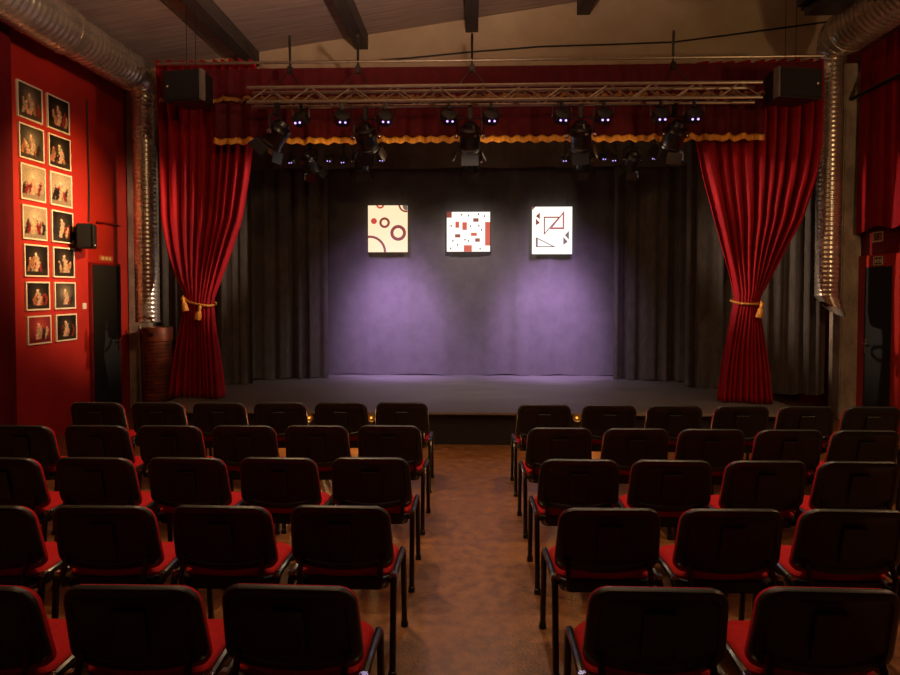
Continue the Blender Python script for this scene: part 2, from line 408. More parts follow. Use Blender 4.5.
# ------------------------------------------------------------------ doors
def door(name, X, s, ya, yb, h, label, frame_m, fw, hand_y):
    """door on the wall at x=X; s = +1 when the room lies towards +x"""
    o = empty(name, (X, (ya + yb) / 2, 0)); struct(o, label, 'door'); w = yb - ya
    MB().box((s * .015, 0, h / 2), (.06, w, h), .004).build('door_leaf', 'door_black', o)
    for sy in (-1, 1):
        MB().box((s * .012, sy * (w / 2 + fw / 2), h / 2 + fw / 2), (.064, fw, h + fw), .006).build('door_jamb', frame_m, o)
    MB().box((s * .012, 0, h + fw / 2), (.064, w, fw), .006).build('door_head', frame_m, o)
    hd = empty('door_handle', (s * .04, hand_y * w / 2, 1.05)); hd.parent = o
    MB().box((s * .006, 0, 0), (.012, .04, .2), .004).build('plate', 'chrome', hd)
    MB().tube([(s * .01, 0, .03), (s * .055, 0, .03), (s * .06, -hand_y * .02, .03), (s * .06, -hand_y * .12, .03)], .009, 8).build('lever', 'chrome', hd, smooth=True)
    return o
ya, yb = at(90, 300, X=XL).y, at(117, 300, X=XL).y
door('door_1', XL, 1, ya, yb, at(92, 265, X=XL).z, 'black door in the red photograph wall beside the column', 'red_paint_dark', .035, .8)
ya, yb = at(895, 300, X=XR).y, at(868, 300, X=XR).y
door('door_2', XR, -1, ya, yb, at(868, 267.5, X=XR).z, 'black exit door with bright red frame under two signs', 'red_paint', .16, .85)

# signs over the exit door
def exit_sign(px0, px1, py0, py1, label, m_plate, m_mark, kind, X=XR):
    a, b = at(px1, py0, X=X), at(px0, py1, X=X); w, h = abs(b.y - a.y), a.z - b.z
    o = empty('exit_sign', (X - .001, (a.y + b.y) / 2, (a.z + b.z) / 2)); o.rotation_euler.z = -PI / 2
    tag(o, label, 'sign')
    MB().box((0, -.006, 0), (w, .012, h), .002).build('plate', m_plate, o)
    fr = [((0, h * .44), (w, h * .12)), ((0, -h * .44), (w, h * .12)), ((-w * .46, 0), (w * .08, h * .8)), ((w * .46, 0), (w * .08, h * .8))]
    f = MB()
    for (cx, cz), (sx, sz) in fr: f.box((cx, -.014, cz), (sx, .006, sz))
    f.build('border', 'sign_plate', o)
    p = MB(); M = Matrix.Translation((0, -.0125, 0))
    if kind == 0:      # door outline with a walking figure
        for c, d in (((-.22 * w, 0, 0), (.06 * w, .004, .6 * h)), ((.1 * w, 0, .3 * h), (.58 * w, .004, .1 * h)), ((.36 * w, 0, -.02 * h), (.06 * w, .004, .6 * h))):
            p.box((c[0], -.015, c[2]), d)
        p.prism([(-.02 * w, .12 * h), (.12 * w, .2 * h), (.16 * w, .0), (.06 * w, -.1 * h), (.14 * w, -.3 * h), (.06 * w, -.3 * h), (-.02 * w, -.08 * h), (-.1 * w, -.26 * h), (-.16 * w, -.24 * h), (-.04 * w, -.02 * h)], .004, M)
    else:              # figure between two bars
        for sx in (-1, 1): p.box((sx * .26 * w, -.015, -.02 * h), (.16 * w, .004, .42 * h))
        p.prism([(-.06 * w, .25 * h), (.06 * w, .25 * h), (.1 * w, .0), (.05 * w, -.3 * h), (-.05 * w, -.3 * h), (-.1 * w, 0)], .004, M)
    p.build('pictogram', m_mark, o)
exit_sign(873.5, 884, 231, 242.5, 'square orange framed pictogram sign above the exit sign', 'sign_orange', 'sign_dark', 0)
exit_sign(874.5, 884, 256, 265.5, 'dark exit sign with pale marks just above the exit door', 'sign_dark', 'sign_plate', 1, XR - .044)
# small sign over the door in the photograph wall, light switch
a, b = at(99, 256, X=XL), at(112, 261, X=XL)
o = empty('door_sign', (XL, (a.y + b.y) / 2, (a.z + b.z) / 2)); tag(o, 'small faded sign above the black door in photograph wall', 'sign')
w_ = b.y - a.y
MB().box((.006, 0, 0), (.01, w_, .075), .002).build('plate', 'sign_orange', o)
for k in (-1, 0, 1): MB().box((.012, k * w_ * .27, 0), (.004, w_ * .16, .04)).build('mark', 'sign_plate', o)
p = at(84, 306, X=XL)
o = empty('light_switch', (XL, p.y, p.z)); tag(o, 'small white switch on the red wall beside the black door', 'switch')
MB().box((.006, 0, 0), (.012, .08, .08), .003).build('plate', 'switch_white', o)
MB().box((.014, 0, 0), (.008, .035, .05), .002).build('rocker', 'switch_white', o)

# ------------------------------------------------------------------ ducts
def ribbed(path_axis, c, a, b, r, rib=.085, n=36, rise=.0055):
    """corrugated duct run as a lathe: rounded ribs between a and b along y or z"""
    k_ = int((b - a) / rib) * 6
    prof = [(r + rise * math.sin(2 * PI * q / 6), a + (b - a) * q / k_) for q in range(k_ + 1)]
    if path_axis == 'y': M = Matrix.Translation(c) @ Matrix.Rotation(-PI / 2, 4, 'X')
    else: M = Matrix.Translation(c)
    return MB().lathe(prof, n, M)
def duct(sx, zc, xc, r, y_end, yj, xp, rp, zbot, label, mouth=True):
    o = empty('ventilation_duct', (xc, 3, zc)); tag(o, label, 'duct', 'galvanised ventilation ducts')
    c0 = Vector((0, 0, 0)); L = lambda p: (Vector(p) - Vector((xc, 3, zc)))
    ribbed('y', L((xc, 0, zc)), -2.6, yj, r + .012).build('duct_run', 'galvanised', o, smooth='all')
    ribbed('y', L((xc, 0, zc)), yj - .02, y_end, r - .008).build('duct_run', 'galvanised', o, smooth='all')
    MB().lathe([(r + .005, -.05), (r + .022, -.045), (r + .022, .045), (r + .005, .05)], 28, Matrix.Translation(L((xc, yj, zc))) @ Matrix.Rotation(-PI / 2, 4, 'X')).build('collar', 'galvanised', o, smooth=True)
    pts, rs = [], []
    R0 = .26
    for k in range(13):
        t = k / 12 * PI / 2; f = k / 12
        pts.append(L((xc + (xp - xc) * f, y_end + R0 * math.sin(t), zc - R0 * (1 - math.cos(t))))); rs.append(r + (rp - r) * f + (.008 if k % 2 else 0))
    MB().tube(pts, rs, 28).build('elbow', 'galvanised', o, smooth=True)
    yp = y_end + R0; ztop = zc - R0 + .02
    ribbed('z', L((xp, yp, 0)), zbot, ztop, rp, .06, 24, .002).build('down_pipe', 'galvanised', o, smooth='all')
    if not mouth: return o
    # mouth cut at a slant, turned towards the room
    m = MB(); pts2 = []; n = 24; vs_ = []
    for k in range(n):
        a = 2 * PI * k / n; vs_.append(L((xp + rp * math.cos(a), yp + rp * math.sin(a), zbot + .01)))
    for k in range(n):
        a = 2 * PI * k / n; vs_.append(L((xp + .06 * sx + rp * 1.02 * math.cos(a), yp - .03 + rp * 1.02 * math.sin(a), zbot - .16 - .10 * math.cos(a) * sx)))
    for k in range(n):
        a = 2 * PI * k / n; vs_.append(L((xp + .06 * sx + rp * .93 * math.cos(a), yp - .03 + rp * .93 * math.sin(a), zbot - .155 - .10 * math.cos(a) * sx)))
    for k in range(n):
        a = 2 * PI * k / n; vs_.append(L((xp + rp * .9 * math.cos(a), yp + rp * .9 * math.sin(a), zbot + .02)))
    fs = [(i * n + k, i * n + (k + 1) % n, (i + 1) * n + (k + 1) % n, (i + 1) * n + k) for i in range(3) for k in range(n)] + [tuple(3 * n + k for k in range(n))]
    m.add(vs_, fs).build('pipe_mouth', 'galvanised', o, smooth=True)
    return o
yj = 6.9
duct(-1, 4.735, -4.60, .252, 8.62, at(76, 30, X=-4.45).y, at(146, 200, Y=8.88).x, .158, 1.36, 'galvanised ribbed duct under the ceiling above the photograph wall', False)
duct(1, 4.97, 4.58, .25, 8.35, at(838, 28, X=4.45).y, at(829, 200, Y=8.6).x, .145, 1.72, 'galvanised ribbed duct with long open pipe hanging beside column')
# hook straps under the left duct
# ------------------------------------------------------------------ ribbed drum
dx, dy = at(158, 360, Y=9.3).x, 9.3
dtop = at(155, 327, Y=9.3).z
o = empty('ribbed_drum', (dx, dy, 0)); tag(o, 'tall rust brown ribbed drum standing by the concrete column', 'drum')
prof = [(.19, 0)]; k = 0.02
while k < dtop - .26:
    prof += [(.19, k), (.19, k + .035), (.197, k + .042), (.197, k + .05)]; k += .056
prof += [(.19, dtop - .24), (.19, dtop - .2)]
MB().lathe(prof, 26).build('body', 'copper_rust', o, smooth=True)
MB().lathe([(.198, dtop - .2), (.21, dtop - .195), (.21, dtop - .02), (.2, dtop), (.17, dtop), (.165, dtop - .03)], 26).build('collar', 'copper_rust', o, smooth=True)
MB().box((0, -.205, dtop - .1), (.07, .03, .06), .008).build('latch', 'black_steel', o)
px_ = at(140, 360, Y=9.33)
tag(MB().tube([(px_.x, 9.33, 0), (px_.x, 9.33, px_.z + .5)], .022, 10).build('standing_pipe', 'aluminium', smooth=True), 'slim metal pipe standing between the drum and column', 'pipe')

# ------------------------------------------------------------------ framed photographs
ROWS = [(79.7, 116.3), (121.8, 157), (162.2, 198.4), (203.7, 238.4), (243.3, 276.4), (281.4, 311), (316.5, 346)]
def print_mesh(w, h, seed, style):
    rn = random.Random(seed); n = 34
    bg1, bg2, fl = style
    figs = [(rn.uniform(.12, .88), rn.uniform(.34, .52), rn.uniform(.07, .11), rn.choice([(205, 150, 110), (225, 180, 140), (150, 50, 40), (50, 36, 30), (190, 120, 80)] if bg1[0] < 140 else [(40, 30, 26), (60, 44, 38), (150, 40, 36), (30, 26, 24)])) for _ in range(rn.randint(5, 7))]
    figs.append((.5 + rn.uniform(-.06, .06), .64, .12, (232, 190, 150)))
    vs_, cols = [], []
    for j in range(n + 1):
        for i in range(n + 1):
            u, v = i / n, j / n
            vs_.append(((u - .5) * w, 0, (v - .5) * h))
            g_ = math.exp(-((u - .5) ** 2 / .09 + (v - .62) ** 2 / .10))
            cc = [bg1[k] + (bg2[k] - bg1[k]) * g_ for k in range(3)]
            if v < .22: cc = [cc[k] * .4 + fl[k] * .6 for k in range(3)]
            for fx, fh_, fw_, fc in figs:
                lean = fx + .05 * math.sin(9 * v + fx * 20)
                wd = fw_ * (1.1 - .5 * abs((v - .16) / fh_ - .5)) * (.6 + .5 * abs(math.sin(v * 21 + fx * 9)))
                if .14 < v < .14 + fh_ * .82 and abs(u - lean) < wd * .8: cc = [fc[k] * (.55 + .45 * rn.random()) for k in range(3)]
                if (u - lean) ** 2 + (v - .14 - fh_ * .9) ** 2 < (fw_ * .42) ** 2: cc = [min(255, fc[k] * 1.05) for k in range(3)]
            q = rn.uniform(.85, 1.1)
            cols.append(lin([max(0, min(255, x_ * q)) for x_ in cc]))
    fs = [(j * (n + 1) + i, j * (n + 1) + i + 1, (j + 1) * (n + 1) + i + 1, (j + 1) * (n + 1) + i) for j in range(n) for i in range(n)]
    me = bpy.data.meshes.new('print'); me.from_pydata(vs_, [], fs); me.update()
    ca = me.color_attributes.new('print', 'FLOAT_COLOR', 'POINT')
    ca.data.foreach_set('color', [x_ for c_ in cols for x_ in c_])
    me.materials.append(MATS['photo_print']); return me
DK, GR, LT, RD = ((18, 15, 12), (70, 58, 44), (60, 48, 34)), ((52, 48, 40), (140, 124, 96), (70, 58, 46)), ((150, 134, 106), (188, 170, 136), (126, 110, 88)), ((120, 36, 36), (190, 80, 70), (90, 20, 22))
STY = [[GR, DK], [GR, DK], [LT, LT], [LT, DK], [DK, DK], [DK, GR], [RD, DK]]
WORD = {id(DK): 'dark', id(GR): 'grey', id(LT): 'pale', id(RD): 'reddish'}
for r_, (ty, by) in enumerate(ROWS):
    for c_ in range(2):
        xl_ = (17.5, 47.2)[c_] + r_ * (.95, .8)[c_]; xr_ = (42.6, 69.3)[c_] + r_ * (.75, .6)[c_]
        a = at((17.5 + r_ * .95), ty, X=XL); b = at((17.5 + r_ * .95), by, X=XL)
        y0_, y1_ = at(xl_, 200, X=XL).y, at(xr_, 200, X=XL).y
        h_, w_ = a.z - b.z, y1_ - y0_
        o = empty('framed_photograph', (XL + .002, (y0_ + y1_) / 2, (a.z + b.z) / 2), PI / 2)
        sty = STY[r_][c_]
        tag(o, '%s stage photograph in white border, %s from top, column %s the black door' % (WORD[id(sty)], ORD[r_], ('away from', 'nearer')[c_]), 'photograph', 'framed photographs on the red wall')
        MB().box((0, -.008, 0), (w_, .016, h_), .002).build('mount', 'white_print_border', o)
        bw = .017
        for cx, cz, sx, sz in ((0, h_ / 2 - bw / 2, w_, bw), (0, -h_ / 2 + bw / 2, w_, bw), (-w_ / 2 + bw / 2, 0, bw, h_ - 2 * bw), (w_ / 2 - bw / 2, 0, bw, h_ - 2 * bw)):
            MB().box((cx, -.019, cz), (sx, .008, sz)).build('frame_rail', 'white_print_border', o)
        link('print', print_mesh(w_ - 2 * bw, h_ - 2 * bw, 100 + r_ * 2 + c_, sty), o, (0, -.0175, 0))

# wall loudspeaker in the photograph wall
p0_, p1_ = at(80, 222, X=-4.86), at(96, 249, X=-4.86)
o = empty('wall_loudspeaker', (XL, (p0_.y + p1_.y) / 2 + .1, (p0_.z + p1_.z) / 2)); tag(o, 'small black loudspeaker bracketed to red wall above the switch', 'loudspeaker')
hh = p0_.z - p1_.z
MB().box((.02, -.05, 0), (.04, .08, .1), .005).build('bracket', 'black_steel', o)
M = Matrix.Rotation(R(22), 4, 'Z')
MB().box((.17, 0, 0), (.2, .26, hh), .015, M).build('cabinet', 'black_plastic', o)
Mg = Matrix.Rotation(R(-68), 4, 'Z')
MB().box((.27 + .0, -.0 + .0, 0), (.012, .22, hh * .9), .003, M).build('grille', 'speaker_grille', o)
MB().box((.285, -.02, -hh * .36), (.01, .018, .018)).build('badge', 'switch_white', o)
tag(MB().tube([at(89, 222, X=XL + .02), at(89.5, 190, X=XL + .02), at(88, 140, X=XL + .02), at(87, 100, X=XL + .02)], .008, 6).build('speaker_cable', 'cable_black'), 'thin cable running up the red wall from the loudspeaker', 'cable')
tag(MB().tube([at(97, 222, X=XL + .03), at(108, 223, X=XL + .03), at(120, 226, X=XL + .03)], .014, 6).build('wall_conduit', 'red_paint_dark'), 'painted conduit between the wall loudspeaker and the column', 'conduit')

# ------------------------------------------------------------------ hung loudspeaker cabinets
def pa(pxa, pxb, pya, pyb, Y, toe, label):
    a, b = at(pxa, pya, Y=Y), at(pxb, pyb, Y=Y); w, h = b.x - a.x, a.z - b.z
    o = empty('hung_loudspeaker', ((a.x + b.x) / 2, Y, (a.z + b.z) / 2), toe); tag(o, label, 'loudspeaker', 'hung loudspeaker cabinets')
    hw = w / 2; d = .34
    vs_ = [(-hw, -d / 2, -h / 2), (hw, -d / 2, -h / 2), (hw * .7, d / 2, -h / 2), (-hw * .7, d / 2, -h / 2)]
    vs_ += [(x_, y_, h / 2) for x_, y_, _ in vs_]
    MB().add(vs_, [(0, 1, 2, 3), (4, 5, 6, 7), (0, 1, 5, 4), (1, 2, 6, 5), (2, 3, 7, 6), (3, 0, 4, 7)]).build('cabinet', 'black_plastic', o)
    MB().box((0, -d / 2 - .008, 0), (w * .94, .016, h * .9), .004).build('grille', 'speaker_grille', o)
    s_ = 1 if toe < 0 else -1
    MB().box((s_ * (hw - .0), -d / 2 + .03, 0), (.025, .09, h), .004).build('side_panel', 'grey_cabinet', o)
    MB().box((-s_ * hw * .75, -d / 2 - .018, .0), (.02, .006, .02)).build('badge', 'switch_white', o)
    for sx in (-.25, .25):
        MB().tube([(sx * hw, 0, h / 2), (sx * hw, 0, ceil(o.location.x + sx * hw * math.cos(toe)) - o.location.z)], .004, 6).build('hanging_rod', 'black_steel', o)
    return o
pa(171, 212, 75, 105, 7.5, R(-12), 'black hung loudspeaker above the curtain beside the drum')
pa(766, 814, 73, 102, 7.5, R(12), 'black hung loudspeaker above the curtain beside the pipe')
# dark box under the ceiling above the right duct
a = at(810, 12, Y=7.2); b = at(850, -24, Y=7.2)
o = empty('ceiling_loudspeaker', ((a.x + b.x) / 2, 7.2, (a.z + b.z) / 2 + .05)); tag(o, 'dark rounded box hanging from the ceiling beside the duct', 'loudspeaker')
MB().box((0, 0, 0), (.55, .5, .42), .09).build('cabinet', 'black_plastic', o, smooth=True)
MB().box((0, -.26, 0), (.42, .02, .3), .008).build('grille', 'speaker_grille', o)
MB().tube([(0, 0, .2), (0, 0, ceil(o.location.x) - o.location.z)], .02, 8).build('hanging_rod', 'black_steel', o)

# ------------------------------------------------------------------ lighting truss
TY = 7.55
ta, tb = at(250, 102, Y=TY), at(758, 102, Y=TY); tz0 = at(480, 102.5, Y=TY).z; tz1 = at(480, 88, Y=TY).z
TL = tb.x - ta.x; th = tz1 - tz0; td = .2
tru = empty('lighting_truss', ((ta.x + tb.x) / 2, TY, tz0)); tag(tru, 'long aluminium lighting truss hanging in front of the valances', 'truss')
for y_ in (-td / 2, td / 2):
    for z_ in (0, th):
        MB().tube([(-TL / 2, y_, z_), (TL / 2, y_, z_)], .021, 8).build('chord', 'aluminium', tru, smooth=True)
nb = 24; stp = TL / nb
bl = math.hypot(stp, th)
for face, (ya_, yb_, za_, zb_) in enumerate(((-td / 2, -td / 2, 0, th), (td / 2, td / 2, 0, th), (-td / 2, td / 2, 0, 0))):
    mesh_ab = [None, None]
    for i in range(nb):
        if face == 2 and i % 2: continue
        up_ = i % 2
        if mesh_ab[up_] is None:
            p_, q_ = ((0, ya_, za_), (stp, yb_, zb_)) if not up_ else ((0, yb_, zb_), (stp, ya_, za_))
            mesh_ab[up_] = MB().tube([p_, q_], .009, 6).mesh('brace', 'aluminium', True)
        link('brace', mesh_ab[up_], tru, (-TL / 2 + i * stp, 0, 0))
# hangers: chain up from the truss to an arm fixed to the gable wall
for i, px in enumerate((290, 358, 472, 673)):
    bot = Vector((at(px, 88, Y=TY).x, TY, tz1 + .02)); top = Vector((bot.x, TY, 4.74)); mid = bot + (top - bot) * .35
    wall_p = at(px, 40, Y=YG); wall_p = Vector((wall_p.x, YG, 4.80))
    o = empty('truss_hanger', bot); tag(o, 'steel hanger chain holding the truss from the gable, %s from photograph wall' % ORD[i], 'chain', 'truss hangers')
    MB().tube([mid - bot, top - bot], .006, 6).build('chain', 'black_steel', o)
    for s_ in (-1, 1): MB().tube([mid - bot, (s_ * .14, -.1, -.01)], .007, 6).build('bridle', 'black_steel', o)
    MB().box(mid - bot, (.06, .05, .09), .01).build('shackle', 'black_steel', o)
    MB().tube([top - bot, wall_p - bot], .016, 8).build('wall_arm', 'black_steel', o)
cps = [(380, 60), (410, 58), (470, 52), (542, 46.5), (610, 44.5), (674, 42), (725, 35.5), (803, 25), (835, 21)]
tag(MB().tube([at(x_, y_, Y=YG - .02) for x_, y_ in cps], .012, 6).build('gable_cable', 'cable_black'), 'dark cable sagging across the beige gable wall', 'cable')

# ------------------------------------------------------------------ stage lamps
def make_can(s=1.0):
    """theatre lantern: can, ribbed rear, front hood, yoke, clamp; hangs from its origin, pointing along +y and down"""
    o = empty('stage_lantern')
    hang = -.36 * s
    M = Matrix.Translation((0, 0, hang)) @ Matrix.Rotation(R(-142), 4, 'X')
    MB().lathe([(.03 * s, -.17 * s), (.07 * s, -.165 * s), (.085 * s, -.12 * s), (.12 * s, -.10 * s), (.12 * s, -.06 * s), (.128 * s, -.05 * s), (.128 * s, -.03 * s), (.12 * s, -.02 * s), (.12 * s, .12 * s), (.13 * s, .13 * s), (.13 * s, .16 * s), (.118 * s, .16 * s), (.112 * s, .12 * s)], 20, M).build('can', 'black_steel', o, smooth=True)
    MB().lathe([(.0, .105 * s), (.06 * s, .118 * s), (.11 * s, .108 * s)], 18, M, caps=False).build('lens', 'lamp_glass', o, smooth=True)
    for k in range(4):
        Mk = M @ Matrix.Rotation(k * PI / 2, 4, 'Z') @ Matrix.Translation((0, .14 * s, .16 * s)) @ Matrix.Rotation(R(-25), 4, 'X')
        MB().box((0, 0, 0), (.2 * s, .006, .13 * s), .002, Mk @ Matrix.Translation((0, 0, .06 * s))).build('barn_door', 'black_steel', o)
    MB().tube([(-.15 * s, 0, hang), (-.15 * s, 0, -.2 * s), (-.11 * s, 0, -.15 * s), (.11 * s, 0, -.15 * s), (.15 * s, 0, -.2 * s), (.15 * s, 0, hang)], .012 * s, 8).build('yoke', 'black_steel', o, smooth=True)
    for sx in (-1, 1): MB().lathe([(.026 * s, -.02 * s), (.03 * s, 0), (.026 * s, .02 * s)], 12, Matrix.Translation((sx * .16 * s, 0, hang)) @ Matrix.Rotation(PI / 2, 4, 'Y')).build('knob', 'chrome', o, smooth=True)
    MB().box((0, 0, -.08 * s), (.045 * s, .06 * s, .16 * s), .008).build('clamp', 'black_plastic', o)
    return o
def make_led(s=1.0):
    o = empty('led_lamp'); hang = -.17 * s
    M = Matrix.Translation((0, 0, hang)) @ Matrix.Rotation(R(-125), 4, 'X')
    MB().lathe([(.05 * s, -.06 * s), (.085 * s, -.05 * s), (.095 * s, 0), (.095 * s, .05 * s), (.085 * s, .055 * s)], 18, M).build('housing', 'black_plastic', o, smooth=True)
    MB().lathe([(.0, .056 * s), (.08 * s, .056 * s), (.08 * s, .050 * s)], 16, M, caps=False).build('lens', 'lamp_glass', o, smooth=True)
    MB().tube([(-.11 * s, 0, hang), (-.11 * s, 0, -.06 * s), (.11 * s, 0, -.06 * s), (.11 * s, 0, hang)], .009 * s, 6).build('yoke', 'black_steel', o)
    MB().box((0, 0, -.04 * s), (.03 * s, .05 * s, .08 * s), .005).build('clamp', 'black_plastic', o)
    for sx in (-1, 1):
        MB().lathe([(.0, -.012 * s), (.010 * s, -.008 * s), (.013 * s, 0), (.010 * s, .008 * s), (0, .012 * s)], 10, Matrix.Translation((sx * .03 * s, -.07 * s, hang - .065 * s)), caps=False).build('led_dot', 'led_violet', o, smooth=True)
    return o
can = make_can(1.0); led = make_led(1.0)
cans = [(p_, TY + (.1 if p_ > 277 else -.1)) for p_ in (277, 366, 470, 581, 675)]
for i, (px, Y) in enumerate(cans):
    o = can if i == 0 else copy_tree(can)
    o.location = (at(px, 108, Y=Y).x, Y, tz0 - .005)
    o.rotation_euler = (0, 0, R([75, -8, 2, -14, 18][i]))
    tag(o, 'black barn door lantern under the truss, %s from the photograph wall' % ORD[i], 'stage lamp', 'lanterns under the truss')
for i, px in enumerate((301, 342, 385, 449, 491, 562, 604, 661, 694)):
    o = led if i == 0 else copy_tree(led)
    o.location = (at(px, 108, Y=TY - .1).x, TY - .1, tz0 - .021); o.rotation_euler = (0, 0, R((i * 37) % 40 - 20))
    tag(o, 'small violet dotted lamp hanging under the truss, %s from photograph wall' % (ORD + ['ninth'])[i], 'stage lamp', 'small lamps under the truss')
# second bar behind the valance with five lanterns
BY = 8.75
bz = at(470, 138, Y=BY).z
ba, bb = at(270, 140, Y=BY).x, at(672, 140, Y=BY).x
o = empty('lamp_bar', ((ba + bb) / 2, BY, bz)); tag(o, 'black pipe over the stage carrying the rear lanterns', 'lamp bar')
MB().tube([(-(bb - ba) / 2, 0, 0), ((bb - ba) / 2, 0, 0)], .024, 8).build('pipe', 'black_steel', o, smooth=True)
for s_ in (-1, 1): MB().tube([(s_ * 1.9, 0, 0), (s_ * 1.9, 0, 4.42 - bz), (s_ * 1.9, YG - BY - .02, 4.42 - bz)], .014, 6).build('wall_arm', 'black_steel', o)
VIO = (0.68, 0.43, 1.0)
for i, px in enumerate((310, 362, 472, 583, 632)):
    o = copy_tree(can)
    o.location = (at(px, 150, Y=BY).x, BY, bz - .02); o.scale = (.8, .8, .8); o.rotation_euler = (0, 0, R([-24, 14, 0, -12, 20][i]))
    tag(o, 'black lantern on the bar behind the valance, %s from the photograph wall' % ORD[i], 'stage lamp', 'lanterns behind the valance')
    if i != 2:
        for dx in (-.14, .15):
            l2 = copy_tree(led)
            l2.location = (o.location.x + dx * 1.7, BY - .04, bz - .2 + (.02 if dx > 0 else 0)); l2.scale = (.55, .55, .55); l2.rotation_euler = (0, 0, R(dx * 120))
            top_ = Matrix.Rotation(-R(dx * 120), 4, 'Z') @ Vector((0, .04 / .55, (bz - l2.location.z - .01) / .55))
            MB().tube([(0, 0, -.02), top_], .014, 6).build('stem', 'black_steel', l2)
            tag(l2, 'tiny violet dotted lamp flanking the %s rear lantern from photograph wall, %s side' % (ORD[i], 'wall' if dx < 0 else 'exit'), 'stage lamp', 'tiny rear lamps')
for s_, px, tx in ((-1, 362, 399), (1, 583, 546)):
    p = Vector((at(px, 150, Y=BY).x, BY + .25, bz - .55)); t = at(tx, 334, Y=10.75)
    light('violet_lantern_beam', 'SPOT', p, 1500, VIO, target=t, size=.3, spot=50, blend=1.0)
    light('violet_lantern_halo', 'SPOT', p, 160, VIO, target=at(tx, 320, Y=10.75), size=.12, spot=84, blend=1.0)
light('stage_wash_beam', 'SPOT', (0, BY + .25, bz - .55), 250, (1.0, 0.84, 0.74), target=(0, 10.3, .9), size=.05, spot=125, blend=1.0)
for px in (300, 366, 470, 581, 660):      # added fill lights without fixtures, to brighten the valance fringe
    x_ = at(px, 130, Y=TY).x
    light('fringe_fill', 'SPOT', (x_ + .2, TY + .12, tz0 - .60), 6, (1.0, 0.62, 0.30), target=(x_ + .2, TY + .8, tz0 - .42), size=.03, spot=165, blend=.3)
# first truss lantern turned to the photograph wall
p = Vector((at(272, 120, Y=TY).x - .22, TY - .32, tz0 - .5))
light('wall_lantern_beam', 'SPOT', p, 620, (1.0, 0.58, 0.24), target=(XL, 7.8, 2.65), size=.05, spot=64, blend=1.0)
for px in (385, 604):            # violet spill of the small lamps towards the hall
    light('violet_lamp_spill', 'SPOT', (at(px, 130, Y=TY - .3).x, TY - .35, tz0 - .25), 20, (0.62, 0.5, 1.0), target=(0, 3.2, 3.4), size=.05, spot=140, blend=.6)
# truss lanterns crossing the stage towards the opposite red curtain
CROSS = (1.0, 0.72, 0.52)
for px, tx, ty_ in ((366, 712, 8.2), (581, 236, 8.35)):
    p = Vector((at(px, 130, Y=TY).x + (.2 if tx > 450 else -.2), TY - .05, tz0 - .66)); t = at(tx, 225, Y=ty_)
    light('cross_lantern_beam', 'SPOT', p, 1100, CROSS, target=t, size=.05, spot=34, blend=.8)

# ------------------------------------------------------------------ lit pictures in front of the backdrop
PY = 10.6
o = empty('picture_batten', (0, PY + .012, 4.5)); tag(o, 'thin black pipe above the stage carrying the lit pictures', 'pipe')
MB().tube([(-2.3, 0, 0), (2.3, 0, 0)], .018, 8).build('pipe', 'black_steel', o, smooth=True)
for s_ in (-2, 2): MB().tube([(s_, 0, 0), (s_, 0, ceil(s_) - 4.5)], .01, 6).build('drop_rod', 'black_steel', o)
def picture(px0, px1, py0, py1, base, label, shapes):
    a, b = at(px0, py0, Y=PY), at(px1, py1, Y=PY); w, h = b.x - a.x, a.z - b.z
    o = empty('lit_picture', (a.x, PY, b.z)); tag(o, label, 'picture', 'lit pictures before the backdrop')
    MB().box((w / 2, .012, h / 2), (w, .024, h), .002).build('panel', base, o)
    for sx in (.12, .88): MB().tube([(w * sx, .012, h), (w * sx, .012, 4.5 - b.z)], .003, 5).build('hanging_wire', 'cable_black', o)
    for nm, m, poly in shapes:
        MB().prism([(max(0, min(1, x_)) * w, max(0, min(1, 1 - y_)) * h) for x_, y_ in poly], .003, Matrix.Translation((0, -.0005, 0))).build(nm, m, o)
def ring(nm, m, cx, cy, ro, ri, asp, n=28):
    """ring as short quads, clipped to the panel; x in panel widths, y down in panel heights"""
    out = []
    for k in range(n):
        a0, a1 = 2 * PI * k / n, 2 * PI * (k + 1) / n
        q = [(cx + r__ * math.cos(t), cy + r__ * math.sin(t) * asp) for r__, t in ((ro, a0), (ro, a1), (ri, a1), (ri, a0))]
        if all(-.001 <= x_ <= 1.001 and -.001 <= y_ <= 1.001 for x_, y_ in q) or (sum(0 <= x_ <= 1 and 0 <= y_ <= 1 for x_, y_ in q) >= 2): out.append(q)
    return (nm, m, out)
def picture_rings(px0, px1, py0, py1, label, rings):
    a, b = at(px0, py0, Y=PY), at(px1, py1, Y=PY); w, h = b.x - a.x, a.z - b.z
    o = empty('lit_picture', (a.x, PY, b.z)); tag(o, label, 'picture', 'lit pictures before the backdrop')
    MB().box((w / 2, .012, h / 2), (w, .024, h), .002).build('panel', 'glow_cream', o)
    for sx in (.12, .88): MB().tube([(w * sx, .012, h), (w * sx, .012, 4.5 - b.z)], .003, 5).build('hanging_wire', 'cable_black', o)
    for nm, m, cx, cy, ro, ri in rings:
        mb = MB()
        _, _, qs = ring(nm, m, cx, cy, ro, ri, w / h)
        for q in qs:
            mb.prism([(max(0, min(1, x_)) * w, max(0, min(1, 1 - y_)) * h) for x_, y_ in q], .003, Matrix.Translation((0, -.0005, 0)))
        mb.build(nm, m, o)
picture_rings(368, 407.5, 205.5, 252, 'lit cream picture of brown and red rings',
    [('ring', 'glow_red', .31, -.02, .105, .06), ('ring', 'glow_brown', .97, -.02, .20, .155), ('ring', 'glow_grey', .98, .02, .10, .0),
     ('disc', 'glow_red', .15, .335, .075, .0), ('ring', 'glow_brown', .42, .37, .135, .075), ('ring', 'glow_brown', .765, .59, .20, .12), ('ring', 'glow_brown', .04, 1.0, .42, .36)])
def rc(x0, y0, x1, y1): return [(x0, y0), (x1, y0), (x1, y1), (x0, y1)]
